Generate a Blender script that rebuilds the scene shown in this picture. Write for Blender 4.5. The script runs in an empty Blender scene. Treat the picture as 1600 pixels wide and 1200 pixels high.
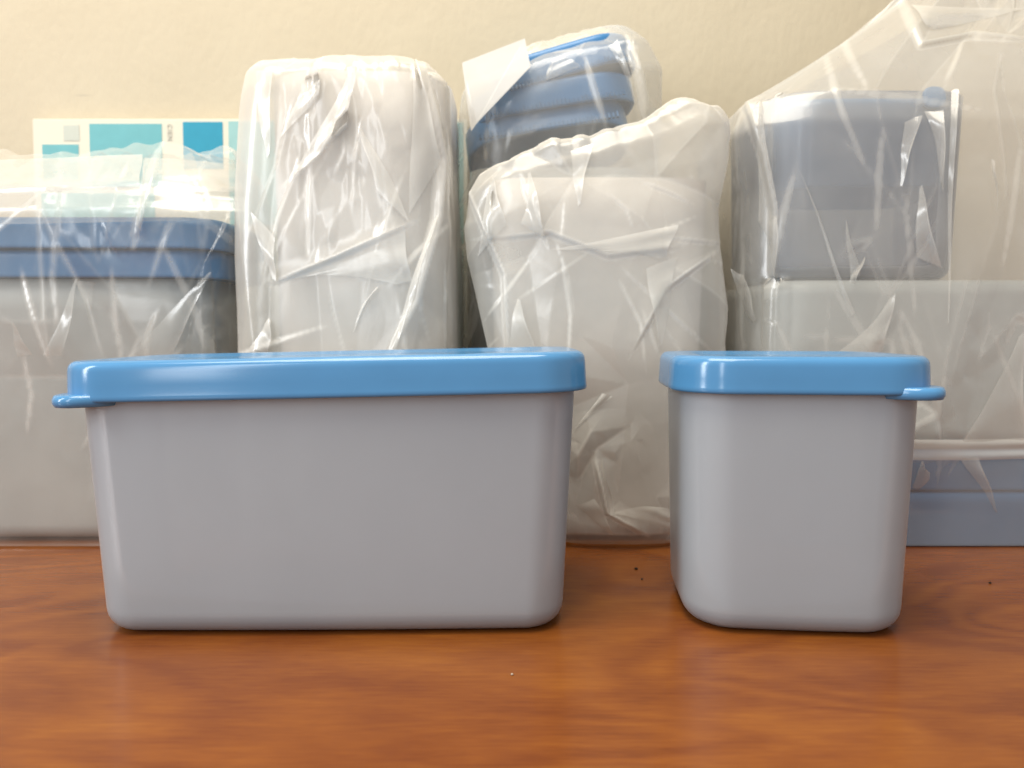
import bpy, math, random
import numpy as np
from mathutils import Vector, Matrix

R = math.radians
scene = bpy.context.scene
col = scene.collection
rng = np.random.default_rng(7)
random.seed(7)

# ------------------------------------------------------------------ camera
F = 1155.0                       # focal length in photo pixels (1600 wide)
PITCH = math.atan(85 / F)
HC = 0.1205                       # lens height above the table top
cam_d = bpy.data.cameras.new('camera')
cam_d.sensor_width = 36
cam_d.lens = F / 1600 * 36
cam_d.clip_start = 0.01
cam_d.clip_end = 50
cam_d.dof.use_dof = True
cam_d.dof.focus_distance = 0.30
cam_d.dof.aperture_fstop = 12
cam = bpy.data.objects.new('camera', cam_d)
col.objects.link(cam)
cam.location = (0, 0, HC)
cam.rotation_euler = (math.pi / 2 - PITCH, 0, 0)
scene.camera = cam

# ------------------------------------------------------------------ light
world = bpy.data.worlds.new('World')
scene.world = world
world.use_nodes = True
world.node_tree.nodes['Background'].inputs[0].default_value = (0.93, 0.97, 1.0, 1)
world.node_tree.nodes['Background'].inputs[1].default_value = 0.68


def area(name, loc, target, sx, sy, watts, colour):
    d = bpy.data.lights.new(name, 'AREA')
    d.shape = 'RECTANGLE'
    d.size, d.size_y = sx, sy
    d.energy = watts
    d.color = colour
    o = bpy.data.objects.new(name, d)
    col.objects.link(o)
    o.location = loc
    o.rotation_euler = (Vector(target) - Vector(loc)).to_track_quat('-Z', 'Y').to_euler()
    return o


area('window_light', (-1.15, -0.25, 0.60), (0, 0.3, 0.12), 0.20, 0.95, 11.0, (0.95, 0.98, 1.0))
area('window_light', (-0.62, -0.90, 0.62), (0, 0.3, 0.12), 0.16, 0.95, 4.5, (0.95, 0.98, 1.0))
area('ceiling_light', (-0.15, 0.06, 1.2), (-0.05, 0.20, 0.0), 0.8, 0.7, 19.5, (1.0, 0.92, 0.78))

vs = scene.view_settings
scene.display_settings.display_device = 'sRGB'
vs.view_transform = 'Standard'
vs.look = 'None'
vs.exposure = 0
vs.gamma = 1
cy = scene.cycles
cy.use_denoising = True
try:
    cy.denoiser = 'OPENIMAGEDENOISE'
except Exception:
    pass
cy.max_bounces = 10
cy.diffuse_bounces = 5
cy.glossy_bounces = 4
cy.transmission_bounces = 8
cy.transparent_max_bounces = 24
cy.sample_clamp_indirect = 4
cy.caustics_refractive = False
cy.caustics_reflective = False


def at(px, py, Y):
    """pixel of the photo -> point on the vertical plane y = Y"""
    dx, dy = (px - 800) / F, (600 - py) / F
    c, s = math.cos(PITCH), math.sin(PITCH)
    d = (dx, c + dy * s, -s + dy * c)
    t = Y / d[1]
    return Vector((d[0] * t, Y, HC + d[2] * t))


# ------------------------------------------------------------------ materials
def new_mat(name):
    m = bpy.data.materials.new(name)
    m.use_nodes = True
    nt = m.node_tree
    nt.nodes.clear()
    return m, nt, nt.nodes.new('ShaderNodeOutputMaterial')


def node(nt, typ, **kw):
    n = nt.nodes.new(typ)
    for k, v in kw.items():
        if k in n.inputs:
            n.inputs[k].default_value = v
        else:
            setattr(n, k, v)
    return n


def L(nt, a, b):
    nt.links.new(a, b)


def ramp(nt, stops):
    r = nt.nodes.new('ShaderNodeValToRGB')
    el = r.color_ramp.elements
    while len(el) > len(stops):
        el.remove(el[-1])
    while len(el) < len(stops):
        el.new(0.5)
    for e, (p, c) in zip(el, stops):
        e.position = p
        e.color = c if len(c) == 4 else (*c, 1)
    return r


def principled(name, colour, rough=0.4, spec=0.5, noise=0.0, nscale=40, bump=0.0, bscale=200, **kw):
    m, nt, out = new_mat(name)
    p = node(nt, 'ShaderNodeBsdfPrincipled', Roughness=rough)
    p.inputs['Specular IOR Level'].default_value = spec
    for k, v in kw.items():
        p.inputs[k].default_value = v
    tc = node(nt, 'ShaderNodeTexCoord')
    n = node(nt, 'ShaderNodeTexNoise', Scale=nscale, Detail=5)
    L(nt, tc.outputs['Object'], n.inputs['Vector'])
    lo = tuple(c * (1 - noise) for c in colour)
    hi = tuple(min(1, c * (1 + noise)) for c in colour)
    r = ramp(nt, [(0.3, lo), (0.7, hi)])
    L(nt, n.outputs['Fac'], r.inputs['Fac'])
    L(nt, r.outputs['Color'], p.inputs['Base Color'])
    if bump:
        b = node(nt, 'ShaderNodeTexNoise', Scale=bscale, Detail=4)
        L(nt, tc.outputs['Object'], b.inputs['Vector'])
        bp = node(nt, 'ShaderNodeBump', Strength=bump, Distance=0.001)
        L(nt, b.outputs['Fac'], bp.inputs['Height'])
        L(nt, bp.outputs['Normal'], p.inputs['Normal'])
    L(nt, p.outputs['BSDF'], out.inputs['Surface'])
    return m


def wall_material():
    m, nt, out = new_mat('cream_wall_paint')
    p = node(nt, 'ShaderNodeBsdfPrincipled', Roughness=0.6)
    p.inputs['Specular IOR Level'].default_value = 0.25
    tc = node(nt, 'ShaderNodeTexCoord')
    n = node(nt, 'ShaderNodeTexNoise', Scale=9, Detail=6)
    L(nt, tc.outputs['Object'], n.inputs['Vector'])
    r = ramp(nt, [(0.25, (0.475, 0.405, 0.29)), (0.75, (0.515, 0.445, 0.325))])
    L(nt, n.outputs['Fac'], r.inputs['Fac'])
    # a faint pencil scuff, a mark of its own on the paint
    c = at(130, 149, 0.57)
    mp = node(nt, 'ShaderNodeMapping')
    mp.inputs['Location'].default_value = (-c.x / 0.0085, 0, -c.z / 0.0011)
    mp.inputs['Scale'].default_value = (1 / 0.0085, 0, 1 / 0.0011)
    L(nt, tc.outputs['Object'], mp.inputs['Vector'])
    ln = node(nt, 'ShaderNodeVectorMath', operation='LENGTH')
    L(nt, mp.outputs['Vector'], ln.inputs[0])
    mr = node(nt, 'ShaderNodeMapRange')
    mr.inputs['From Min'].default_value = 0.2
    mr.inputs['From Max'].default_value = 1.0
    mr.inputs['To Min'].default_value = 0.35
    mr.inputs['To Max'].default_value = 0.0
    L(nt, ln.outputs['Value'], mr.inputs['Value'])
    mx = node(nt, 'ShaderNodeMixRGB')
    mx.inputs['Color2'].default_value = (0.30, 0.27, 0.22, 1)
    L(nt, mr.outputs['Result'], mx.inputs['Fac'])
    L(nt, r.outputs['Color'], mx.inputs['Color1'])
    L(nt, mx.outputs['Color'], p.inputs['Base Color'])
    n1 = node(nt, 'ShaderNodeTexNoise', Scale=170, Detail=3, Roughness=0.55)
    n2 = node(nt, 'ShaderNodeTexNoise', Scale=45, Detail=3)
    mp2 = node(nt, 'ShaderNodeMapping')
    mp2.inputs['Scale'].default_value = (1, 1, 0.6)
    L(nt, tc.outputs['Object'], mp2.inputs['Vector'])
    L(nt, mp2.outputs['Vector'], n1.inputs['Vector'])
    L(nt, mp2.outputs['Vector'], n2.inputs['Vector'])
    ad = node(nt, 'ShaderNodeMath', operation='ADD')
    L(nt, n1.outputs['Fac'], ad.inputs[0])
    L(nt, n2.outputs['Fac'], ad.inputs[1])
    bp = node(nt, 'ShaderNodeBump', Strength=0.32, Distance=0.0012)
    L(nt, ad.outputs[0], bp.inputs['Height'])
    L(nt, bp.outputs['Normal'], p.inputs['Normal'])
    L(nt, p.outputs['BSDF'], out.inputs['Surface'])
    return m


def wood_material():
    m, nt, out = new_mat('cherry_wood_laminate')
    p = node(nt, 'ShaderNodeBsdfPrincipled')
    p.inputs['Specular IOR Level'].default_value = 0.33
    tc = node(nt, 'ShaderNodeTexCoord')
    # broad figure: contour bands of a stretched noise give cathedral grain
    mp = node(nt, 'ShaderNodeMapping')
    mp.inputs['Scale'].default_value = (3.6, 7.0, 1)
    mp.inputs['Location'].default_value = (0.35, 0.2, 0)
    L(nt, tc.outputs['Object'], mp.inputs['Vector'])
    n = node(nt, 'ShaderNodeTexNoise', Scale=1.6, Detail=2, Roughness=0.45, Distortion=0.9)
    L(nt, mp.outputs['Vector'], n.inputs['Vector'])
    mu = node(nt, 'ShaderNodeMath', operation='MULTIPLY')
    mu.inputs[1].default_value = 48.0
    L(nt, n.outputs['Fac'], mu.inputs[0])
    sn = node(nt, 'ShaderNodeMath', operation='SINE')
    L(nt, mu.outputs[0], sn.inputs[0])
    mr = node(nt, 'ShaderNodeMapRange')
    mr.inputs['From Min'].default_value = -1
    L(nt, sn.outputs[0], mr.inputs['Value'])
    # fine fibres along x
    mp2 = node(nt, 'ShaderNodeMapping')
    mp2.inputs['Scale'].default_value = (60, 520, 1)
    L(nt, tc.outputs['Object'], mp2.inputs['Vector'])
    fb = node(nt, 'ShaderNodeTexNoise', Scale=1.0, Detail=6, Roughness=0.6)
    L(nt, mp2.outputs['Vector'], fb.inputs['Vector'])
    # blotches
    mp3 = node(nt, 'ShaderNodeMapping')
    mp3.inputs['Scale'].default_value = (10, 26, 1)
    L(nt, tc.outputs['Object'], mp3.inputs['Vector'])
    bl = node(nt, 'ShaderNodeTexNoise', Scale=1.0, Detail=5, Roughness=0.6)
    L(nt, mp3.outputs['Vector'], bl.inputs['Vector'])
    a1 = node(nt, 'ShaderNodeMath', operation='MULTIPLY_ADD')
    a1.inputs[1].default_value = 0.095
    L(nt, mr.outputs['Result'], a1.inputs[0])
    a2 = node(nt, 'ShaderNodeMath', operation='MULTIPLY_ADD')
    a2.inputs[1].default_value = 0.30
    L(nt, fb.outputs['Fac'], a2.inputs[0])
    a3 = node(nt, 'ShaderNodeMath', operation='MULTIPLY')
    a3.inputs[1].default_value = 0.52
    L(nt, bl.outputs['Fac'], a3.inputs[0])
    L(nt, a3.outputs[0], a2.inputs[2])
    L(nt, a2.outputs[0], a1.inputs[2])
    r = ramp(nt, [(0.36, (0.145, 0.038, 0.007)), (0.50, (0.200, 0.059, 0.009)), (0.62, (0.248, 0.081, 0.011)), (0.78, (0.31, 0.112, 0.016))])
    L(nt, a1.outputs[0], r.inputs['Fac'])
    L(nt, r.outputs['Color'], p.inputs['Base Color'])
    rr_ = node(nt, 'ShaderNodeMapRange')
    rr_.inputs['To Min'].default_value = 0.19
    rr_.inputs['To Max'].default_value = 0.25
    L(nt, bl.outputs['Fac'], rr_.inputs['Value'])
    L(nt, rr_.outputs['Result'], p.inputs['Roughness'])
    bp = node(nt, 'ShaderNodeBump', Strength=0.08, Distance=0.0005)
    L(nt, fb.outputs['Fac'], bp.inputs['Height'])
    L(nt, bp.outputs['Normal'], p.inputs['Normal'])
    L(nt, p.outputs['BSDF'], out.inputs['Surface'])
    return m


def frosted_material(name, colour, trans=0.4, clear=0.0, gloss_rough=0.38, cloud=0.96):
    """frosted polypropylene: scatters light back and through, a share of it see-through but blurred"""
    m, nt, out = new_mat(name)
    tc = node(nt, 'ShaderNodeTexCoord')
    n = node(nt, 'ShaderNodeTexNoise', Scale=20, Detail=3)
    L(nt, tc.outputs['Object'], n.inputs['Vector'])
    r = ramp(nt, [(0.3, tuple(c * cloud for c in colour)), (0.7, colour)])
    L(nt, n.outputs['Fac'], r.inputs['Fac'])
    d = node(nt, 'ShaderNodeBsdfDiffuse')
    t = node(nt, 'ShaderNodeBsdfTranslucent')
    L(nt, r.outputs['Color'], d.inputs['Color'])
    L(nt, r.outputs['Color'], t.inputs['Color'])
    mx = node(nt, 'ShaderNodeMixShader', Fac=trans)
    L(nt, d.outputs[0], mx.inputs[1])
    L(nt, t.outputs[0], mx.inputs[2])
    cur = mx
    if clear > 0:
        rf = node(nt, 'ShaderNodeBsdfTransparent')
        rf.inputs['Color'].default_value = (0.95, 0.96, 0.96, 1)
        m2 = node(nt, 'ShaderNodeMixShader', Fac=clear)
        L(nt, cur.outputs[0], m2.inputs[1])
        L(nt, rf.outputs[0], m2.inputs[2])
        cur = m2
    g = node(nt, 'ShaderNodeBsdfGlossy', Roughness=gloss_rough)
    fr = node(nt, 'ShaderNodeFresnel', IOR=1.45)
    b = node(nt, 'ShaderNodeTexNoise', Scale=1500, Detail=2)
    L(nt, tc.outputs['Object'], b.inputs['Vector'])
    bp = node(nt, 'ShaderNodeBump', Strength=0.10, Distance=0.0003)
    L(nt, b.outputs['Fac'], bp.inputs['Height'])
    L(nt, bp.outputs['Normal'], g.inputs['Normal'])
    L(nt, bp.outputs['Normal'], d.inputs['Normal'])
    m3 = node(nt, 'ShaderNodeMixShader')
    L(nt, fr.outputs[0], m3.inputs[0])
    L(nt, cur.outputs[0], m3.inputs[1])
    L(nt, g.outputs[0], m3.inputs[2])
    L(nt, m3.outputs[0], out.inputs['Surface'])
    return m


def film_material(name, haze, colour=(0.88, 0.845, 0.775), rough=0.21, crinkle=0.12, scale=55):
    """thin milky polythene film"""
    m, nt, out = new_mat(name)
    tc = node(nt, 'ShaderNodeTexCoord')
    # crinkles: creases between flat facets
    wn = node(nt, 'ShaderNodeTexNoise', Scale=18, Detail=2)
    L(nt, tc.outputs['Object'], wn.inputs['Vector'])
    mixv = node(nt, 'ShaderNodeMixRGB', Fac=0.06)
    L(nt, tc.outputs['Object'], mixv.inputs['Color1'])
    L(nt, wn.outputs['Color'], mixv.inputs['Color2'])
    v = node(nt, 'ShaderNodeTexVoronoi', Scale=scale, feature='F1')
    L(nt, mixv.outputs['Color'], v.inputs['Vector'])
    n = node(nt, 'ShaderNodeTexNoise', Scale=scale * 2.2, Detail=3, Roughness=0.55)
    mp = node(nt, 'ShaderNodeMapping')
    mp.inputs['Scale'].default_value = (1, 1, 0.45)
    L(nt, mixv.outputs['Color'], mp.inputs['Vector'])
    L(nt, mp.outputs['Vector'], n.inputs['Vector'])
    ad = node(nt, 'ShaderNodeMath', operation='MULTIPLY_ADD')
    ad.inputs[1].default_value = 0.6
    L(nt, n.outputs['Fac'], ad.inputs[0])
    L(nt, v.outputs['Distance'], ad.inputs[2])
    bp = node(nt, 'ShaderNodeBump', Strength=crinkle, Distance=0.0012)
    L(nt, ad.outputs[0], bp.inputs['Height'])
    d = node(nt, 'ShaderNodeBsdfDiffuse')
    d.inputs['Color'].default_value = (*colour, 1)
    t = node(nt, 'ShaderNodeBsdfTranslucent')
    t.inputs['Color'].default_value = (*colour, 1)
    L(nt, bp.outputs['Normal'], d.inputs['Normal'])
    mx = node(nt, 'ShaderNodeMixShader', Fac=0.2)
    L(nt, d.outputs[0], mx.inputs[1])
    L(nt, t.outputs[0], mx.inputs[2])
    tr = node(nt, 'ShaderNodeBsdfTransparent')
    tr.inputs['Color'].default_value = (0.97, 0.97, 0.965, 1)
    # the film looks denser where it is seen edge-on, and has cloudy patches
    lw = node(nt, 'ShaderNodeLayerWeight', Blend=0.35)
    cl = node(nt, 'ShaderNodeTexNoise', Scale=22, Detail=3)
    L(nt, tc.outputs['Object'], cl.inputs['Vector'])
    h1 = node(nt, 'ShaderNodeMath', operation='MULTIPLY_ADD', use_clamp=True)
    h1.inputs[1].default_value = 0.22
    h1.inputs[2].default_value = haze - 0.10
    L(nt, lw.outputs['Facing'], h1.inputs[0])
    h2 = node(nt, 'ShaderNodeMath', operation='MULTIPLY_ADD', use_clamp=True)
    h2.inputs[1].default_value = 0.20
    L(nt, cl.outputs['Fac'], h2.inputs[0])
    L(nt, h1.outputs[0], h2.inputs[2])
    # creases whiten the film
    at_ = node(nt, 'ShaderNodeAttribute', attribute_name='crease')
    h3 = node(nt, 'ShaderNodeMath', operation='MULTIPLY_ADD', use_clamp=True)
    h3.inputs[1].default_value = 0.55
    L(nt, at_.outputs['Fac'], h3.inputs[0])
    L(nt, h2.outputs[0], h3.inputs[2])
    m2 = node(nt, 'ShaderNodeMixShader')
    L(nt, h3.outputs[0], m2.inputs[0])
    L(nt, tr.outputs[0], m2.inputs[1])
    L(nt, mx.outputs[0], m2.inputs[2])
    g = node(nt, 'ShaderNodeBsdfGlossy', Roughness=rough)
    L(nt, bp.outputs['Normal'], g.inputs['Normal'])
    fr = node(nt, 'ShaderNodeFresnel', IOR=1.55)
    L(nt, bp.outputs['Normal'], fr.inputs['Normal'])
    fm = node(nt, 'ShaderNodeMath', operation='MULTIPLY', use_clamp=True)
    fm.inputs[1].default_value = 1.2
    L(nt, fr.outputs[0], fm.inputs[0])
    fx = node(nt, 'ShaderNodeMath', operation='MINIMUM')
    fx.inputs[1].default_value = 0.15
    L(nt, fm.outputs[0], fx.inputs[0])
    m3 = node(nt, 'ShaderNodeMixShader')
    L(nt, fx.outputs[0], m3.inputs[0])
    L(nt, m2.outputs[0], m3.inputs[1])
    L(nt, g.outputs[0], m3.inputs[2])
    L(nt, m3.outputs[0], out.inputs['Surface'])
    return m


M_wall = wall_material()
M_wood = wood_material()
M_front = frosted_material('frosted_white_plastic', (0.80, 0.86, 0.92), 0.42, 0.42)
M_back = frosted_material('frosted_clear_plastic', (0.62, 0.63, 0.60), 0.30, 0.14, cloud=0.88)
M_milk = frosted_material('milky_plastic', (0.87, 0.80, 0.72), 0.20, cloud=0.62)
M_clear = frosted_material('clearer_frosted_plastic', (0.36, 0.43, 0.58), 0.30, 0.70)
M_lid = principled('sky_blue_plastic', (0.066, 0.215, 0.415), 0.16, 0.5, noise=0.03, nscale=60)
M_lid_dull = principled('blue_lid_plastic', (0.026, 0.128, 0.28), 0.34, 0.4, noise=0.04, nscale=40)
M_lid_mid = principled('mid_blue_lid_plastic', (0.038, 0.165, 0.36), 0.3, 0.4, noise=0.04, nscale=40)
M_card = principled('white_card', (0.62, 0.57, 0.46), 0.55, 0.3, noise=0.02)
M_teal = principled('teal_print', (0.13, 0.36, 0.38), 0.55, 0.3, noise=0.04, nscale=90)
M_cyan = principled('cyan_print', (0.022, 0.25, 0.36), 0.55, 0.3, noise=0.04, nscale=90)
M_pale = principled('pale_teal_print', (0.27, 0.45, 0.43), 0.55, 0.3, noise=0.04, nscale=90)
M_grey = principled('grey_print', (0.47, 0.48, 0.41), 0.55, 0.3, noise=0.03, nscale=90)
M_letter = principled('grey_ink', (0.48, 0.46, 0.39), 0.6, 0.3)
M_paper = principled('white_paper', (0.83, 0.79, 0.72), 0.5, 0.3, noise=0.03, nscale=80)
M_crumb = principled('pale_crumb', (0.42, 0.34, 0.25), 0.8, 0.2, noise=0.1)
M_speck = principled('dark_speck', (0.02, 0.012, 0.008), 0.8, 0.2, noise=0.1)


# ------------------------------------------------------------------ object helpers
def link(name, me, mat, parent=None, smooth=True):
    me.name = name
    if mat:
        me.materials.append(mat)
    if smooth:
        me.polygons.foreach_set('use_smooth', [True] * len(me.polygons))
    o = bpy.data.objects.new(name, me)
    col.objects.link(o)
    if parent:
        o.parent = parent
    return o


def thing(name, label, cat, loc=(0, 0, 0), rot=(0, 0, 0), group=None):
    o = bpy.data.objects.new(name, None)
    o.empty_display_size = 0.02
    col.objects.link(o)
    o.location = loc
    o.rotation_euler = rot
    tag(o, label, cat, group)
    return o


def tag(o, label, cat, group=None):
    o['label'] = label
    o['category'] = cat
    if group:
        o['group'] = group


def mesh(verts, faces):
    me = bpy.data.meshes.new('mesh')
    me.from_pydata([tuple(v) for v in verts], [], faces)
    me.validate()
    me.update()
    return me


def ring_pts(hx, hy, r, bulge=0.0, seg=10, side=8):
    """rounded rectangle with gently bowed sides, counter-clockwise"""
    r = min(r, hx - 1e-4, hy - 1e-4)
    out = []
    corners = [(1, 1, 0), (-1, 1, 90), (-1, -1, 180), (1, -1, 270)]
    arcs = []
    for sx, sy, a0 in corners:
        cx_, cy_ = sx * (hx - r), sy * (hy - r)
        arcs.append([(cx_ + r * math.cos(R(a0 + 90 * k / seg)), cy_ + r * math.sin(R(a0 + 90 * k / seg))) for k in range(seg + 1)])
    for i in range(4):
        out += arcs[i]
        a, b = arcs[i][-1], arcs[(i + 1) % 4][0]
        for k in range(1, side):
            t = k / side
            out.append((a[0] + (b[0] - a[0]) * t, a[1] + (b[1] - a[1]) * t))
    res = []
    for x, y in out:
        bx = 1 - (x / hx) ** 2
        by = 1 - (y / hy) ** 2
        res.append((x + bulge * by * (1 if x > 0 else -1) * min(1, abs(x) / hx) ** 4,
                    y + bulge * bx * (1 if y > 0 else -1) * min(1, abs(y) / hy) ** 4))
    return res


def loft(rings, cap_start=False, cap_end=False):
    """rings: list of lists of 3D points of equal length"""
    n = len(rings[0])
    v = [p for r in rings for p in r]
    f = []
    for i in range(len(rings) - 1):
        for j in range(n):
            k = (j + 1) % n
            f.append((i * n + j, i * n + k, (i + 1) * n + k, (i + 1) * n + j))
    if cap_start:
        f.append(tuple(range(n - 1, -1, -1)))
    if cap_end:
        b = (len(rings) - 1) * n
        f.append(tuple(range(b, b + n)))
    return mesh(v, f)


def box_body(hx, hy, taper, h, r, bulge=0.0015, rb=0.0085, wall=0.0016, foot=False):
    """tapered open tub: hx, hy at the rim; shrinks by taper towards the base; base round rb"""
    def outl(z, inset, extra=0.0):
        k = 1 - z / h
        return [(x, y, z) for x, y in ring_pts(hx - taper * k - inset, hy - taper * k - inset, max(0.003, r - inset), bulge * (1 - 0.3 * k))]
    rings = []
    for inset in (0.35, 0.7):
        pass
    f0 = rb * 0.9
    rings.append(outl(0.0012, f0 + 0.012))
    if foot:
        rings.append(outl(0.0, f0 + 0.004))
    rings.append(outl(0.0, f0))
    for a in (15, 30, 45, 60, 75, 90):
        rings.append(outl(rb * (1 - math.cos(R(a))), rb * 0.9 * (1 - math.sin(R(a)))))
    if foot:
        rings.append(outl(rb * 1.04, -0.0003))
    for z in np.linspace(rb * 1.2, h, 9):
        rings.append(outl(z, 0))
    rings.append(outl(h, wall))
    for z in np.linspace(h, rb, 6)[1:]:
        rings.append(outl(z, wall))
    rings.append(outl(rb * 0.35 + wall, wall + rb * 0.5))
    rings.append(outl(wall + 0.0012, rb + wall + 0.006))
    return loft(rings, True, True)


def lid_mesh(hx, hy, r, h, bulge=0.001, edge=0.0036):
    """cap with a rounded top edge, a skirt and a lip bead; top at z = h, skirt bottom at z = 0"""
    prof = [(-0.30, h - 0.0016), (-0.022, h - 0.0016), (-0.017, h - 0.0012), (-0.0125, h - 0.0002), (-0.009, h)]
    for a in (15, 30, 45, 60, 75, 90):
        prof.append((-edge + edge * math.sin(R(a)), h - edge + edge * math.cos(R(a))))
    prof += [(0.0001, h - edge - 0.0008), (0.0003, h * 0.4), (0.0004, 0.0036), (0.0005, 0.0022), (0.0006, 0.0010), (0.0003, 0.0002), (-0.0004, 0.0),
             (-0.0016, 0.0), (-0.0018, 0.002), (-0.0020, h - 0.003), (-0.006, h - 0.0024), (-0.30, h - 0.0032)]
    rings = []
    lim = min(hx, hy) - 0.006
    for o, z in prof:
        o = max(o, -lim)
        rings.append([(x, y, z) for x, y in ring_pts(hx + o, hy + o, max(0.004, r + o), bulge)])
    return loft(rings, True, True)


def tab_mesh(rx, ry, t):
    n = 40
    rings = []
    for k, z in ((0.80, 0), (0.95, 0.0003), (1.0, t * 0.35), (1.0, t * 0.65), (0.95, t - 0.0003), (0.86, t)):
        rings.append([(rx * k * math.copysign(abs(math.cos(a)) ** 0.75, math.cos(a)), ry * k * math.copysign(abs(math.sin(a)) ** 0.75, math.sin(a)), z)
                      for a in (2 * math.pi * i / n for i in range(n))])
    return loft(rings, True, True)


def slab(x0, x1, y0, y1, z0, z1, bev=0.0):
    b = bev
    rings = []
    hx, hy = (x1 - x0) / 2, (y1 - y0) / 2
    cx_, cy_ = (x0 + x1) / 2, (y0 + y1) / 2
    def rg(i, z):
        return [(cx_ + sx * (hx - i), cy_ + sy * (hy - i), z) for sx, sy in ((-1, -1), (1, -1), (1, 1), (-1, 1))]
    if b:
        rings = [rg(b, z0), rg(0, z0 + b), rg(0, z1 - b), rg(b, z1)]
    else:
        rings = [rg(0, z0), rg(0, z1)]
    return loft(rings, True, True)


# ------------------------------------------------------------------ setting
WALL_Y = 0.57
wall = link('wall', slab(-2.5, 2.5, WALL_Y, WALL_Y + 0.12, -0.76, 2.0), M_wall, smooth=False)
wall['kind'] = 'structure'
table = link('table_top', slab(-1.1, 1.1, -0.18, WALL_Y - 0.002, -0.028, 0.0, 0.003), M_wood, smooth=False)
table['kind'] = 'structure'
floor = link('floor', slab(-2.5, 2.5, -2.5, WALL_Y, -0.80, -0.76), principled('dull_floor', (0.25, 0.2, 0.16), 0.6, 0.3, noise=0.2, nscale=6), smooth=False)
floor['kind'] = 'structure'


# ------------------------------------------------------------------ front containers
def front_box(label, pxl, pxr, yfront, hx, hy, h_body, taper, r, lid_h, lid_over, tab_side, yaw=0.0, lid_tilt=0.0):
    xc = (at(pxl, 900, yfront).x + at(pxr, 900, yfront).x) / 2
    t = thing('storage_container', label, 'food container', (xc, yfront + hy, 0.0003), (0, 0, yaw), 'lidded containers in the front row')
    link('body', box_body(hx, hy, taper, h_body, r), M_front, t)
    lx, ly = hx + lid_over, hy + lid_over
    lid = link('lid', lid_mesh(lx, ly, r + lid_over, lid_h), M_lid, t)
    lid.location = (0, 0, h_body - lid_h + 0.0026)
    lid.rotation_euler = (0, lid_tilt, 0)
    tab = link('tab', tab_mesh(0.0130, 0.0115, 0.0048), M_lid, lid)
    tab.location = (tab_side * (lx - 0.0112), -(ly - 0.0095), -0.0018)
    tab.rotation_euler = (0, 0, tab_side * R(-25))
    return t


front_box('long frosted container with sky blue lid, wider of the front two, tab at left', 135, 878, 0.279,
          0.0967, 0.044, 0.1075, 0.0045, 0.0155, 0.0154, 0.0042, -1, R(0.8), R(-1.15))
front_box('short squarish frosted container with sky blue lid, narrower of the front two, tab at right', 1090, 1451, 0.280,
          0.0455, 0.038, 0.1075, 0.0026, 0.018, 0.0144, 0.0036, 1, R(-5.0), 0.0)

# ------------------------------------------------------------------ printed card behind
YC = 0.552
c0, c1 = at(41, 182, YC), at(729, 174, YC)
card = thing('printed_card', 'cream card printed with teal and cyan rectangles, standing against the wall at left', 'card',
             ((c0.x + c1.x) / 2, YC, 0.0004), (R(-1.5), 0, 0))
CW, CH = c1.x - c0.x, c0.z
link('board', slab(-CW / 2, CW / 2, 0, 0.008, 0, CH, 0.0006), M_card, card, smooth=False)


def printed(px0, px1, py0, py1, mat):
    a, b = at(px0, py0, YC), at(px1, py1, YC)
    ox = card.location.x
    o = link('printed_rectangle', slab(a.x - ox, b.x - ox, -0.0003, 0.0, b.z, a.z), mat, card, smooth=False)
    return o


printed(90, 116, 192, 217, M_grey)
printed(57, 117, 223, 280, M_teal)
printed(131, 249, 190, 290, M_teal)
printed(279, 344, 187, 262, M_cyan)
printed(351, 470, 186, 350, M_pale)
printed(480, 628, 184, 260, M_cyan)
printed(636, 724, 188, 380, M_pale)
printed(640, 724, 392, 640, M_teal)
printed(480, 628, 268, 420, M_teal)
printed(57, 240, 300, 420, M_pale)
fc = bpy.data.curves.new('lettering', 'FONT')
fc.body = 'CIEN'
fc.size = 0.0050
fc.space_character = 1.15
fc.extrude = 0.0001
fo = bpy.data.objects.new('tmp', fc)
col.objects.link(fo)
bpy.context.view_layer.update()
fme = bpy.data.meshes.new_from_object(fo.evaluated_get(bpy.context.evaluated_depsgraph_get()))
bpy.data.objects.remove(fo)
lt = link('lettering', fme, M_letter, card, smooth=False)
pl = at(254.5, 190, YC)
lt.location = (pl.x - card.location.x, -0.0005, pl.z)
lt.rotation_euler = (math.pi / 2, math.pi / 2, 0)


# ------------------------------------------------------------------ polythene bags: a sheet with too much film, buckled over what is inside
def value_noise(nv, nu, sv, su, seed):
    g = np.random.default_rng(seed).standard_normal((sv + 3, su))
    v = np.linspace(0, sv, nv)
    u = np.arange(nu) / nu * su
    i = np.floor(v).astype(int)
    j = np.floor(u).astype(int) % su
    fv = (v - i)[:, None]
    fu = (u - np.floor(u))[None, :]
    fv = fv * fv * (3 - 2 * fv)
    fu = fu * fu * (3 - 2 * fu)
    j1 = (j + 1) % su
    return (g[i][:, j] * (1 - fv) * (1 - fu) + g[i + 1][:, j] * fv * (1 - fu) + g[i][:, j1] * (1 - fv) * fu + g[i + 1][:, j1] * fv * fu)


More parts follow.
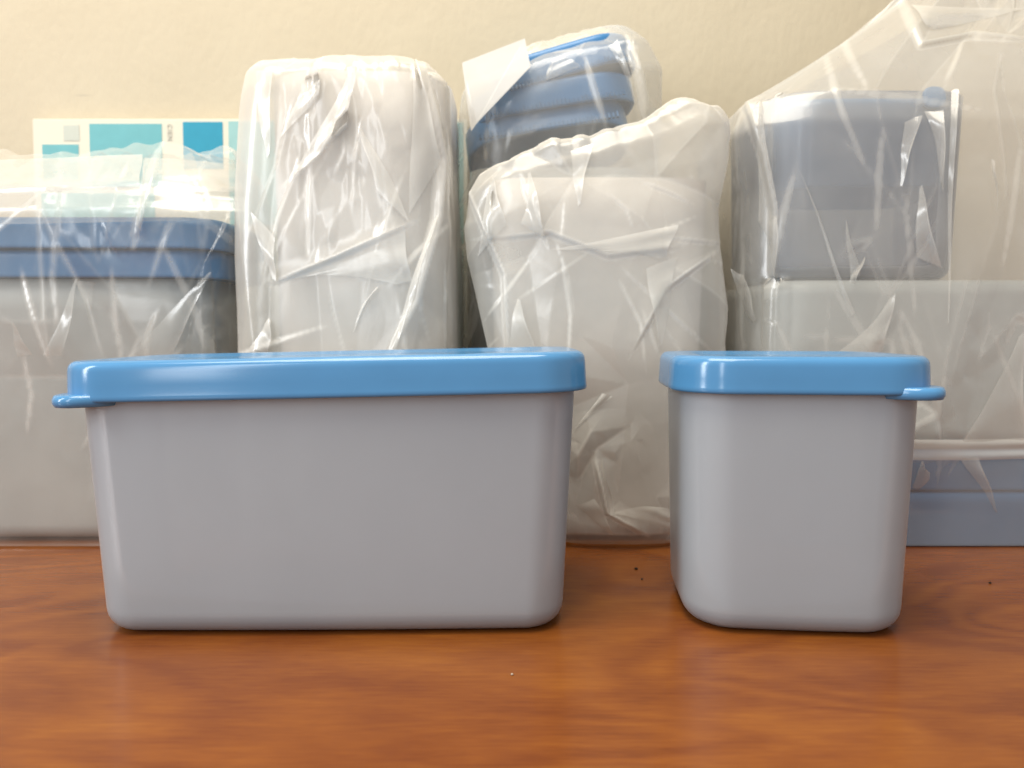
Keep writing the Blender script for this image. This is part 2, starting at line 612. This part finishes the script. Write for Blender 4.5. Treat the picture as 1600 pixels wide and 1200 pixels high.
def facet_noise(nv, nu, W, H, cw, ch, seed, heavy=1.0, skew=0.0):
    """piecewise flat relief over a random triangulation: creased film"""
    from mathutils.geometry import delaunay_2d_cdt
    g = np.random.default_rng(seed)
    cu, cv = max(4, round(W / cw)), max(2, round(H / ch))
    pts, hs = [], []
    for j in range(-1, cv + 2):
        jit = g.uniform(-0.48, 0.48, (cu, 2))
        hh = g.standard_normal(cu) * np.abs(g.standard_normal(cu)) ** heavy
        off = 0.5 * (j % 2)
        for i in range(-2, cu + 3):
            k = i % cu
            pts.append((i + off + jit[k, 0], j + jit[k, 1]))
            hs.append(hh[k])
    res = delaunay_2d_cdt([Vector(p) for p in pts], [], [], 0, 1e-7)
    vo, fo, orig = res[0], res[2], res[3]
    out = np.zeros((nv, nu))
    hs = np.array([hs[o[0]] if o else 0 for o in orig])
    vo = np.array([tuple(v) for v in vo])
    gv = np.arange(nv) / (nv - 1) * cv
    gu = np.arange(nu) / nu * cu
    UU = (gu[None, :] + skew * gv[:, None]) % cu
    VV = np.repeat(gv[:, None], nu, 1)
    order = np.argsort(gv)
    for f in fo:
        a, b, c = vo[f[0]], vo[f[1]], vo[f[2]]
        y0, y1 = min(a[1], b[1], c[1]), max(a[1], b[1], c[1])
        r0, r1 = np.searchsorted(gv, y0), np.searchsorted(gv, y1, 'right')
        if r1 <= r0:
            continue
        det = (b[1] - c[1]) * (a[0] - c[0]) + (c[0] - b[0]) * (a[1] - c[1])
        if abs(det) < 1e-9:
            continue
        U, V = UU[r0:r1], VV[r0:r1]
        l1 = ((b[1] - c[1]) * (U - c[0]) + (c[0] - b[0]) * (V - c[1])) / det
        l2 = ((c[1] - a[1]) * (U - c[0]) + (a[0] - c[0]) * (V - c[1])) / det
        l3 = 1 - l1 - l2
        m = (l1 >= -1e-6) & (l2 >= -1e-6) & (l3 >= -1e-6)
        out[r0:r1][m] = (l1 * hs[f[0]] + l2 * hs[f[1]] + l3 * hs[f[2]])[m]
    return out


def normals(P):
    du = np.roll(P, -1, 1) - np.roll(P, 1, 1)
    dv = np.empty_like(P)
    dv[1:-1] = P[2:] - P[:-2]
    dv[0] = P[1] - P[0]
    dv[-1] = P[-1] - P[-2]
    n = np.cross(du, dv)
    return n / (np.linalg.norm(n, axis=2, keepdims=True) + 1e-12)


def smooth_rows(A, n=2):
    for _ in range(n):
        B = A.copy()
        B[1:-1] = 0.25 * A[:-2] + 0.5 * A[1:-1] + 0.25 * A[2:]
        A = B
    return A


def bag_surface(rows, nu, nv, expo=5.0, slope=None):
    """rows from bottom to top: (py, xl, xr, yfront, yback) in photo pixels and metres"""
    tab = []
    for row in rows:
        py, xl, xr, yf, yb = row[:5]
        ym = yf + 0.35 * (yb - yf)
        a, b = at(xl, py, ym), at(xr, py, ym)
        tab.append((at(xl, py, yf + 0.1 * (yb - yf)).z, (a.x + b.x) / 2, (yf + yb) / 2, (b.x - a.x) / 2, (yb - yf) / 2))
    tab = np.array(tab)
    tab[0, 0] = 0.001
    # arc parameter along the profile
    st = np.sqrt(np.diff(tab[:, 0]) ** 2 + np.diff(tab[:, 3]) ** 2 + np.diff(tab[:, 4]) ** 2) + 1e-6
    s = np.concatenate([[0], np.cumsum(st)])
    t = np.linspace(0, s[-1], nv)
    pr = np.stack([np.interp(t, s, tab[:, k]) for k in range(5)], 1)
    pr = smooth_rows(pr, 2)
    a = np.linspace(0, 2 * math.pi, 2001) + math.pi / 2
    ca, sa = np.cos(a), np.sin(a)
    P = np.empty((nv, nu, 3))
    for i in range(nv):
        z, cx_, cy_, hx, hy = pr[i]
        x = hx * np.sign(ca) * np.abs(ca) ** (2 / expo)
        y = hy * np.sign(sa) * np.abs(sa) ** (2 / expo)
        l = np.concatenate([[0], np.cumsum(np.hypot(np.diff(x), np.diff(y)))])
        tt = np.arange(nu) / nu * l[-1]
        P[i, :, 0] = cx_ + np.interp(tt, l, x)
        P[i, :, 1] = cy_ + np.interp(tt, l, y)
        P[i, :, 2] = z
        if slope:
            P[i, :, 2] += slope(P[i, :, 0], z)
    return P


def project(P):
    c, s = math.cos(PITCH), math.sin(PITCH)
    x, y, z = P[..., 0], P[..., 1], P[..., 2] - HC
    dep = y * c - z * s
    up = y * s + z * c
    return 800 + F * x / dep, 600 - F * up / dep


def fold(P, line, amp, w, wide=3.5):
    """a crease of film standing out along a line on the front of the bag: one steep flank, one long one"""
    px, py = project(P)
    N = normals(P)
    facing = np.clip((-N[..., 1] - 0.1) * 4, 0, 1)
    ln = np.array(line, float)
    sl = np.hypot(*np.diff(ln, axis=0).T)
    cum = np.concatenate([[0], np.cumsum(sl)])
    best = np.full(px.shape, 1e9)
    side = np.zeros(px.shape)
    along = np.zeros(px.shape)
    for q, ((ax, ay), (bx, by)) in enumerate(zip(ln[:-1], ln[1:])):
        dx, dy = bx - ax, by - ay
        t = np.clip(((px - ax) * dx + (py - ay) * dy) / (dx * dx + dy * dy), 0, 1)
        ex, ey = px - ax - t * dx, py - ay - t * dy
        d = np.hypot(ex, ey)
        m = d < best
        best = np.where(m, d, best)
        side = np.where(m, np.sign(dx * ey - dy * ex), side)
        along = np.where(m, (cum[q] + t * sl[q]) / cum[-1], along)
    tap = np.sin(np.pi * np.clip(along * 0.96 + 0.02, 0, 1)) ** 0.6
    ww = np.where(side > 0, w * 0.6, w * wide)
    k = np.clip(1 - best / ww, 0, 1)
    k = np.where(side > 0, k, k ** 1.6)
    P += N * (amp * k * tap * facing)[..., None]


def flap_grid(P, quad, lift, nu=7, nv=12, straight=False):
    """film folded over on itself: corners given in photo pixels, laid just in front of the bag, one edge standing off"""
    px, py = project(P)
    ok = normals(P)[..., 1] < -0.25
    pts = P[ok]
    qx, qy = px[ok], py[ok]
    c = [np.array(q, float) for q in quad]             # top left, top right, bottom right, bottom left
    v, w = [], random.uniform(0, 6)
    pin = random.random() < 0.5
    for j in range(nv):
        for i in range(nu):
            a, b = i / (nu - 1), j / (nv - 1)
            tp = (0.12 + 0.88 * b) if pin else (1 - 0.88 * b)      # runs out to a point
            tp = 1 if straight else tp
            a_ = a * tp if lift < 0 else 1 - (1 - a) * tp
            p = (c[0] * (1 - a_) + c[1] * a_) * (1 - b) + (c[3] * (1 - a_) + c[2] * a_) * b
            p = p + np.array([math.sin(b * 7 + w) * 1.6, math.sin(a * 5 + w)]) 
            k = np.argmin((qx - p[0]) ** 2 + (qy - p[1]) ** 2)
            Y = pts[k][1] - 0.0007
            s_ = lift * (a if lift > 0 else a - 1) * math.sin(math.pi * min(1, b * 0.9 + 0.08)) ** 0.5
            Y -= abs(s_) + 0.0005 * math.sin(b * 11 + w) * a
            v.append(tuple(at(p[0], p[1], Y)))
    f = [(j * nu + i, (j + 1) * nu + i, (j + 1) * nu + i + 1, j * nu + i + 1) for j in range(nv - 1) for i in range(nu - 1)]
    return v, f


def make_bag(label, rows, mat, seed, boxes=(), nu=260, nv=150, expo=5.0, slope=None, folds=(), flaps=(),
             big=0.0022, mid=0.0014, small=0.0004, cells=(0.030, 0.050), skew=0.25, white=0.42, calm=None, lines=15, ragged=0.0008):
    nu, nv = int(nu * 0.85) * 2, int(nv * 1.7)
    T = bag_surface(rows, nu, nv, expo, slope)
    # a ragged top edge
    tw = np.clip((np.arange(nv) / nv - 0.72) / 0.28, 0, 1)[:, None]
    T[..., 2] += ragged * tw * (value_noise(nv, nu, 2, 26, seed + 21) + 0.6 * value_noise(nv, nu, 2, 60, seed + 22))
    W = np.linalg.norm(np.diff(T[nv // 3], axis=0), axis=-1).sum()
    H = T[:, 0, 2].max()
    N = normals(T)
    cl = value_noise(nv, nu, max(4, int(H / 0.05)), max(6, int(W / 0.05)), seed + 3)
    cl = np.clip(0.35 + 0.8 * cl, 0.05, 1.6)               # crumpled here, taut there
    f1 = facet_noise(nv, nu, W, H, cells[0], cells[1], seed, 0.5, skew)
    f2 = facet_noise(nv, nu, W, H, cells[0] * 0.45, cells[1] * 0.4, seed + 1, 0.8, -skew)
    f3 = facet_noise(nv, nu, W, H, cells[0] * 0.17, cells[1] * 0.15, seed + 2, 0.8, skew)
    ii = np.arange(nv)
    fade = (np.clip(ii / (0.06 * nv), 0, 1) * np.clip((nv - 1 - ii) / (0.05 * nv), 0, 1))[:, None]
    front = np.clip(0.25 - N[..., 1] * 2, 0.15, 1)
    if calm:                                               # drawn tight over the tub below this height
        fade = fade * (0.15 + 0.85 * np.clip((T[:, :1, 2] - calm) / 0.03, 0, 1))
    f1 = np.maximum(f1, -0.9) + 0.9
    f2 = np.maximum(f2, -0.6) + 0.4
    rel = (f1 * big + f2 * mid * cl) * fade * front
    P = T + N * rel[..., None]
    for line, a_, w_ in folds:
        fold(P, line, a_, w_)
    # fine straight tension lines
    x0, x1 = max(0, min(r[1] for r in rows)), min(1600, max(r[2] for r in rows))
    y0, y1 = max(0, rows[-1][0]), min(560, rows[0][0])
    lr = random.Random(seed)
    for _ in range(lines):
        ax, ay = lr.uniform(x0, x1), lr.uniform(y0 + 10, y1)
        an = R(90 + lr.gauss(0, 22)) if lr.random() < 0.75 else lr.uniform(0, math.pi)
        ll = lr.uniform(60, 240)
        bx_, by_ = ax + ll * math.cos(an), ay + ll * math.sin(an)
        fold(P, [(ax, ay), ((ax + bx_) / 2 + lr.gauss(0, 5), (ay + by_) / 2), (bx_, by_)], lr.uniform(0.0002, 0.0006), lr.uniform(3, 5), 6)
    hgt = ((P - T) * N).sum(-1)
    P = P + normals(P) * (f3 * small * np.clip(cl - 0.15, 0, 2) * fade * front)[..., None]
    # nowhere inside what the bag holds
    for (bc, bh, br) in boxes:
        bc, bh = np.array(bc), np.array(bh)
        q = P - bc
        ins = (np.abs(q) < bh).all(-1)
        d = bh - np.abs(q)
        ax = np.eye(3)[d.argmin(-1)]
        P += np.where(ins[..., None], ax * np.sign(q) * (d + 0.0005), 0)
    P[..., 2] = np.maximum(P[..., 2], 0.0008)
    P[..., 1] = np.minimum(P[..., 1], WALL_Y - 0.001)
    # where the film is creased sharply it turns white
    lap = np.zeros((nv, nu))
    lap[1:-1] = np.abs(hgt[2:] + hgt[:-2] - 2 * hgt[1:-1])
    lap += np.abs(np.roll(hgt, 1, 1) + np.roll(hgt, -1, 1) - 2 * hgt)
    for _ in range(1):
        lap = 0.5 * lap + 0.25 * (np.roll(lap, 1, 1) + np.roll(lap, -1, 1))
        lap[1:-1] = 0.5 * lap[1:-1] + 0.25 * (lap[2:] + lap[:-2])
    crease = np.clip((lap / (np.percentile(lap, 98) + 1e-9) - 0.2) * 1.1, 0, 1) * white
    V = P.reshape(-1, 3).tolist()
    idx = np.arange(nv * nu).reshape(nv, nu)
    k = np.roll(idx, -1, 1)
    F_ = np.stack([idx[:-1], k[:-1], k[1:], idx[1:]], -1).reshape(-1, 4).tolist()
    C_ = crease.reshape(-1).tolist()
    for quad, lift, *milk in flaps:
        v, f = flap_grid(P, quad, lift, straight=bool(milk))
        cloudy = milk[0] if milk else 0.0
        b = len(V)
        V += v
        F_ += [tuple(b + t for t in q) for q in f]
        nu_ = 7
        edge = nu_ - 1 if lift > 0 else 0
        C_ += [0.35 * math.sin(math.pi * (n // nu_) / 11) if (n % nu_ == edge and not milk) else cloudy for n in range(len(v))]
    me = bpy.data.meshes.new('film')
    me.from_pydata(V, [], F_)
    me.update()
    ca = me.attributes.new('crease', 'FLOAT', 'POINT')
    ca.data.foreach_set('value', C_)
    o = link('plastic_bag', me, mat)
    tag(o, label, 'plastic bag', 'polythene bags around the back row')
    return o


def back_tub(label, pxl, pxr, pyt, pyb, yf, depth, mat, taper=0.004, r=0.02, invert=False, group='containers wrapped in bags', rot=None):
    """a tub whose front face spans the given pixels"""
    a, b = at(pxl, pyt, yf), at(pxr, pyb, yf)
    h = a.z - max(b.z, 0.0015)
    t = thing('storage_container', label, 'food container', ((a.x + b.x) / 2, yf + depth / 2, max(b.z, 0.0015)), rot or (0, 0, 0), group)
    bd = link('body', box_body((b.x - a.x) / 2, depth / 2, taper, h, r, rb=0.008), mat, t)
    if invert:
        bd.rotation_euler = (math.pi, 0, 0)
        bd.location = (0, 0, h)
    return t, a, b, h


def loose_lid(label, pxl, pxr, pyt, pyb, yf, depth, mat, r=0.022, parent=None, flip=False, rot=(0, 0, 0), group='blue lids in the back row'):
    a, b = at(pxl, pyt, yf), at(pxr, pyb, yf)
    h = a.z - b.z
    me = lid_mesh((b.x - a.x) / 2, depth / 2, r, h, edge=min(0.006, h * 0.4))
    loc = Vector(((a.x + b.x) / 2, yf + depth / 2, b.z))
    if parent:
        o = link('lid', me, mat, parent)
        o.location = loc - parent.location
    else:
        o = link('lid', me, mat)
        o.location = loc
        tag(o, label, 'lid', group)
    o.rotation_euler = rot
    if flip:
        o.rotation_euler = (math.pi + rot[0], rot[1], rot[2])
        o.location.z += h
    return o


# film kinds
F_left = film_material('clear_hazy_film', 0.07, scale=40)
F_white = film_material('milky_film', 0.34, colour=(0.90, 0.86, 0.79), scale=45)
F_mid = film_material('crumpled_milky_film', 0.32, colour=(0.88, 0.845, 0.775), scale=60, crinkle=0.18)
F_thin = film_material('thin_clear_film', 0.16, scale=50)
F_right = film_material('loose_clear_film', 0.23, colour=(0.82, 0.78, 0.71), scale=50)

D = 0.405
# --- far left: big tub, two lids
t1, a, b, h = back_tub('large frosted tub with a blue lid at the far left, cut off by the frame', -260, 326, 436, 858, D + 0.004, 0.082, M_back)
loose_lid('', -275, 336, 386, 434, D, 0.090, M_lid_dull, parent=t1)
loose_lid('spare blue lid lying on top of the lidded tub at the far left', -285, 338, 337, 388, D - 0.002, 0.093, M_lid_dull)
make_bag('hazy clear bag pulled over the large blue-lidded tub at the far left',
         [(858, -275, 384, .402, .503), (560, -278, 386, .400, .505), (440, -286, 387, .399, .505), (390, -290, 388, .397, .506), (335, -290, 388, .397, .506),
          (300, -288, 386, .405, .504), (262, -284, 380, .424, .50), (242, -276, 372, .440, .49), (230, -266, 358, .452, .475)],
         F_left, 11, boxes=[((a.x / 2 + b.x / 2, D + 0.0445, (a.z) / 2), (((at(338, 400, D).x) - at(-285, 400, D).x) / 2, 0.0475, at(0, 337, D).z - a.z / 2), 0.02)],
         nu=360, nv=130, expo=7, big=.0022, mid=.0015, cells=(.035,.07), calm=.095, white=.35, ragged=.0028,
         folds=[([(250, 235), (222, 330), (212, 370)], .003, 8), ([(0, 296), (210, 292)], .0012, 5)],
         flaps=[([(265, 430), (330, 426), (266, 556), (200, 556)], .003), ([(98, 436), (122, 436), (98, 556), (68, 556)], .003), ([(362, 285), (378, 298), (336, 385), (316, 420)], .003),
                ([(277, 243), (300, 240), (346, 312), (312, 300)], -.002), ([(-40, 250), (222, 242), (218, 296), (-40, 302)], .0006, .28), ([(-40, 298), (384, 292), (384, 344), (-40, 350)], .0004, .16), ([(225, 246), (366, 256), (380, 300), (222, 298)], .0005, .2), ([(0, 500), (20, 505), (50, 556), (25, 556)], .002),
                ([(120, 440), (150, 440), (155, 540), (140, 500)], -.002), ([(215, 260), (228, 258), (222, 360), (212, 350)], .002)])

# --- tall milky stack
t2, a2, b2, h2 = back_tub('tall milky container in the tall white bag, left of centre', 406, 700, 112, 858, D + 0.004, 0.105, M_milk, taper=0.0005, r=0.03)
make_bag('tall white bag wrapped round an upright milky container, left of centre',
         [(858, 394, 718, .401, .517), (545, 396, 716, .401, .517), (400, 395, 714, .401, .516), (300, 398, 708, .402, .515), (200, 406, 702, .403, .513),
          (142, 410, 696, .404, .511), (118, 412, 692, .406, .509), (107, 420, 684, .412, .503), (101, 446, 662, .425, .49), (99, 490, 610, .445, .47)],
         F_white, 23, boxes=[((a2.x / 2 + b2.x / 2, D + 0.0565, a2.z / 2), ((b2.x - a2.x) / 2, 0.0525, a2.z / 2), 0.028)],
         nu=280, nv=170, expo=5, big=.0022, mid=.0013, cells=(.030,.085), skew=.15, ragged=.0004,
         folds=[([(560, 110), (535, 180), (500, 240), (455, 280)], .0022, 8), ([(660, 90), (690, 250), (682, 345), (650, 470), (612, 550)], .004, 12), ([(430, 440), (530, 400), (640, 350)], .002, 7)],
         flaps=[([(505, 140), (556, 98), (542, 200), (455, 278)], .003), ([(604, 110), (652, 92), (690, 250), (640, 335)], .002), ([(655, 350), (684, 335), (640, 480), (612, 556)], .004),
                ([(390, 330), (428, 370), (430, 440), (388, 400)], .002), ([(430, 440), (630, 352), (642, 440), (430, 470)], .001), ([(455, 95), (495, 92), (500, 150), (440, 215)], .002),
                ([(560, 200), (600, 190), (640, 345), (590, 300)], -.002), ([(565, 455), (590, 448), (575, 470), (550, 520)], .004), ([(400, 480), (424, 500), (420, 550), (392, 545)], .003),
                ([(399, 110), (424, 112), (420, 240), (392, 300)], .002)])

# --- centre back: tub with a tilted stack of lids, in a thin bag
D3 = 0.475
t3, a3, b3, h3 = back_tub('frosted tub under the tilted blue lids, mostly hidden behind the crumpled bag', 735, 1000, 262, 800, D3 + 0.004, 0.062, M_back, taper=0.001, r=0.018)
TILT = R(-12)
def tilted_lid(label, pcx, pcy, wpx, hpx, rot, rx=0.0):
    c = at(pcx, pcy, D3)
    k = 0.415e-3
    w, hh = wpx * k, hpx * k
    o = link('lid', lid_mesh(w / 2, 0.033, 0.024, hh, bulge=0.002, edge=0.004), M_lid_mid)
    o.location = (c.x, D3 + 0.033, c.z - hh / 2)
    o.rotation_euler = (rx, rot, 0)
    rv, rf = [], []
    for q in range(34):                                    # dark ticks along the front lip: the crinkled film's serrated shadow built as shape
        xx = -w * 0.42 + w * 0.84 * q / 33
        hh_ = random.uniform(0.0025, 0.0045)
        b_ = len(rv)
        for yy in (-0.0338, -0.0362):
            for dx_, zz in ((-0.0007, 0.0006), (0.0007, 0.0006), (0.0005, hh_), (-0.0005, hh_)):
                rv.append((xx + dx_, yy, zz))
        rf += [(b_ + 4, b_ + 5, b_ + 6, b_ + 7), (b_, b_ + 4, b_ + 7, b_ + 3), (b_ + 1, b_ + 2, b_ + 6, b_ + 5), (b_ + 3, b_ + 7, b_ + 6, b_ + 2), (b_, b_ + 1, b_ + 5, b_ + 4)]
    gr = link('shadow_ticks', mesh(rv, rf), M_lid_dull, o, smooth=False)
    gr['kind'] = 'stuff'
    tag(o, label, 'lid', 'tilted blue lids in the thin bag')
    return o
tilted_lid('lowest of three tilted blue lids stacked in the centre back bag, its dark hollow showing', 862, 200, 250, 50, R(-9), R(-16))
tilted_lid('middle one of three tilted blue lids stacked in the centre back bag', 868, 145, 248, 44, R(-9))
tilted_lid('topmost of three tilted blue lids stacked in the centre back bag', 890, 92, 215, 48, R(-16))
def sl3(x, z):
    w = min(1, max(0, (z - 0.16) / 0.08))
    return w * (x - at(860, 200, D3).x) * 0.27
bag3 = make_bag('thin clear bag over the tilted stack of blue lids, centre back',
         [(850, 724, 1010, .470, .555), (545, 722, 1016, .468, .556), (300, 718, 1024, .467, .556), (220, 716, 1030, .466, .556), (150, 716, 1030, .466, .556),
          (105, 722, 1010, .470, .552), (80, 735, 985, .482, .545), (66, 760, 950, .50, .53)],
         F_thin, 31, boxes=[], nu=240, nv=140, expo=4, slope=sl3, big=.0016,
         folds=[([(985, 75), (998, 120), (1010, 180)], .004, 8)],
         flaps=[([(952, 72), (966, 62), (1000, 172), (990, 178)], .004), ([(975, 62), (990, 60), (1002, 110), (985, 105)], .003), ([(862, 92), (950, 62), (905, 105), (852, 125)], -.001)])
# folded-over white flap of that bag
fl = [at(722, 98, .464), at(820, 60, .462), at(829, 104, .460), at(745, 192, .460), at(736, 205, .462)]
fv = [tuple(p) for p in fl] + [(p.x, p.y + 0.0006, p.z) for p in fl]
fme = mesh(fv, [(0, 1, 2, 3, 4), (9, 8, 7, 6, 5)] + [(i, (i + 1) % 5, 5 + (i + 1) % 5, 5 + i) for i in range(5)])
flap = link('folded_flap', fme, film_material('doubled_film', 0.62, colour=(0.90, 0.87, 0.82), scale=30, crinkle=0.1), bag3, smooth=False)

# --- centre: crumpled bag with a tub
t4, a4, b4, h4 = back_tub('milky tub inside the crumpled bag, centre', 768, 1100, 278, 852, D + 0.006, 0.05, M_milk, taper=0.004, r=0.016)
def sl4(x, z):
    w = min(1, max(0, (z - 0.10) / 0.10))
    return w * (x - at(925, 200, D).x) * 0.28
make_bag('crumpled milky bag with a slanting top edge round a tub, centre, between the front containers',
         [(851, 868, 1062, .405, .45), (835, 845, 1085, .403, .458), (780, 815, 1108, .402, .464), (640, 792, 1116, .401, .465), (545, 772, 1120, .400, .466), (400, 742, 1122, .400, .466), (300, 728, 1120, .400, .466),
          (248, 734, 1108, .402, .464), (224, 750, 1084, .406, .46), (214, 776, 1056, .418, .45)],
         F_mid, 47, boxes=[((a4.x / 2 + b4.x / 2, D + 0.031, a4.z / 2), ((b4.x - a4.x) / 2, 0.025, a4.z / 2), 0.014)],
         nu=300, nv=180, expo=3.6, slope=sl4, big=.0042, mid=.0032, small=.0007, cells=(.028,.036),
         folds=[([(735, 300), (790, 430), (795, 545)], .004, 10), ([(760, 372), (860, 362), (950, 398), (1060, 384)], .0016, 12), ([(930, 720), (948, 800), (1000, 830)], .004, 7),
                ([(820, 290), (850, 370)], .003, 8), ([(990, 545), (1040, 450), (1110, 400)], .0018, 8)],
         flaps=[([(772, 440), (812, 470), (838, 552), (792, 552)], .005), ([(800, 300), (830, 268), (852, 372), (815, 350)], .004), ([(860, 390), (1060, 352), (1040, 402), (940, 422)], .001),
                ([(928, 715), (942, 720), (962, 806), (952, 806)], .003), ([(950, 750), (1052, 800), (1052, 826), (960, 802)], .002), ([(886, 690), (940, 612), (958, 620), (888, 682)], .001),
                ([(900, 790), (930, 780), (960, 835), (900, 830)], .003), ([(735, 290), (770, 275), (790, 350), (745, 400)], .003), ([(890, 235), (925, 225), (905, 320), (875, 330)], .002),
                ([(1010, 420), (1060, 400), (1080, 470), (1030, 545)], -.002)])

# --- right: loose bag with lids below, tub above
t5, a5, b5, h5 = back_tub('upside-down frosted tub standing on its blue lid in the loose bag at right', 1206, 1760, 436, 700, D + 0.006, 0.125, M_back, taper=0.003, r=0.022, invert=True)
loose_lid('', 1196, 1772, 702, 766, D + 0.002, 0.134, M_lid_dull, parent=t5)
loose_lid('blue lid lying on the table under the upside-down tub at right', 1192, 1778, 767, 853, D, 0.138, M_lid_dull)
t6, a6, b6, h6 = back_tub('small frosted tub holding blue lids, on top of the upside-down tub at right', 1212, 1518, 143, 434, D + 0.012, 0.10, M_clear, taper=0.002, r=0.022)
lid6 = loose_lid('blue lid inside the small frosted tub at right, its round tab poking out', 1238, 1508, 150, 292, D + 0.0155, 0.08, M_lid, r=0.02)
knob = link('tab', tab_mesh(0.0062, 0.0062, 0.003), M_lid_dull, lid6)
kp = at(1457, 155, D + 0.009)
knob.location = kp - lid6.location
knob.rotation_euler = (R(80), 0, 0)
make_bag('loose clear bag rising to a peak over the stacked tubs at right',
         [(854, 1150, 1800, .402, .55), (545, 1132, 1800, .400, .55), (430, 1133, 1796, .400, .55), (300, 1138, 1790, .400, .55), (200, 1128, 1782, .402, .548),
          (160, 1140, 1770, .408, .544), (128, 1190, 1750, .416, .538), (80, 1270, 1725, .432, .525), (30, 1356, 1700, .450, .512), (0, 1402, 1680, .460, .505), (-40, 1450, 1640, .472, .495)],
         F_right, 59, boxes=[((a5.x / 2 + b5.x / 2, D + 0.068, a5.z / 2), ((b5.x - a5.x) / 2 + 0.004, 0.068, a5.z / 2), 0.02),
                             ((a6.x / 2 + b6.x / 2, D + 0.062, a6.z / 2), ((b6.x - a6.x) / 2, 0.05, a6.z / 2), 0.02)],
         nu=400, nv=170, expo=5, big=.0026, mid=.0018, cells=(.04,.08), skew=.3, calm=.02, white=.3, lines=14,
         folds=[([(1163, 150), (1195, 240), (1212, 330), (1208, 430)], .004, 14), ([(1410, 0), (1440, 70), (1520, 55), (1600, 60)], .002, 10), ([(1148, 160), (1143, 330), (1150, 440), (1160, 540)], .003, 8)],
         flaps=[([(1160, 152), (1188, 152), (1216, 340), (1184, 345)], .006), ([(1186, 345), (1216, 338), (1212, 432), (1194, 424)], .005), ([(1143, 420), (1163, 430), (1182, 500), (1154, 550)], .006),
                ([(1446, 175), (1476, 172), (1476, 300), (1452, 265)], .006), ([(1412, 190), (1440, 180), (1408, 292), (1384, 276)], .003), ([(1308, 340), (1322, 345), (1345, 430), (1328, 436)], .005),
                ([(1338, 398), (1352, 402), (1336, 446), (1326, 440)], .005), ([(1485, 140), (1497, 140), (1481, 505), (1470, 505)], .002), ([(1245, 270), (1252, 270), (1336, 490), (1328, 494)], .001),
                ([(1425, 8), (1600, 14), (1600, 62), (1452, 44)], -.004), ([(1330, 505), (1400, 460), (1380, 550), (1310, 550)], .001), ([(1520, 560), (1600, 520), (1600, 690), (1500, 690)], .001),
                ([(1400, 300), (1440, 290), (1470, 420), (1430, 400)], .004), ([(1550, 250), (1556, 250), (1560, 330), (1554, 330)], .003), ([(1380, 688), (1640, 684), (1640, 716), (1380, 720)], .0004, .45), ([(1500, 716), (1530, 714), (1560, 800), (1540, 812)], .003), ([(1425, 760), (1440, 720), (1452, 740), (1436, 820)], .003)])

# ------------------------------------------------------------------ crumbs on the table
def on_table(px, py):
    dx, dy = (px - 800) / F, (600 - py) / F
    c, s = math.cos(PITCH), math.sin(PITCH)
    d = (dx, c + dy * s, -s + dy * c)
    t = -HC / d[2]
    return Vector((d[0] * t, d[1] * t, 0))


def crumb(name, label, px, py, s, mat, cat='crumb'):
    n = 8
    rings = []
    for z, k in ((0, 0.7), (0.4, 1.0), (0.8, 0.7), (1.0, 0.3)):
        rings.append([(s * k * math.cos(i * math.pi / 4) * random.uniform(.8, 1.2), s * k * math.sin(i * math.pi / 4) * random.uniform(.8, 1.2), z * s) for i in range(n)])
    o = link(name, loft(rings, True, True), mat)
    p = on_table(px, py)
    o.location = (p.x, p.y, 0.0002)
    tag(o, label, cat)


crumb('crumb', 'tiny pale crumb on the wood in front of the long container', 800, 1055, 0.0005, M_crumb)
crumb('speck', 'dark speck on the wood between the two front containers', 994, 890, 0.0009, M_speck)
crumb('speck', 'smaller dark speck nearest the short container', 1003, 906, 0.0006, M_speck)
crumb('speck', 'dark speck on the wood right of the short container', 1547, 912, 0.0007, M_speck)
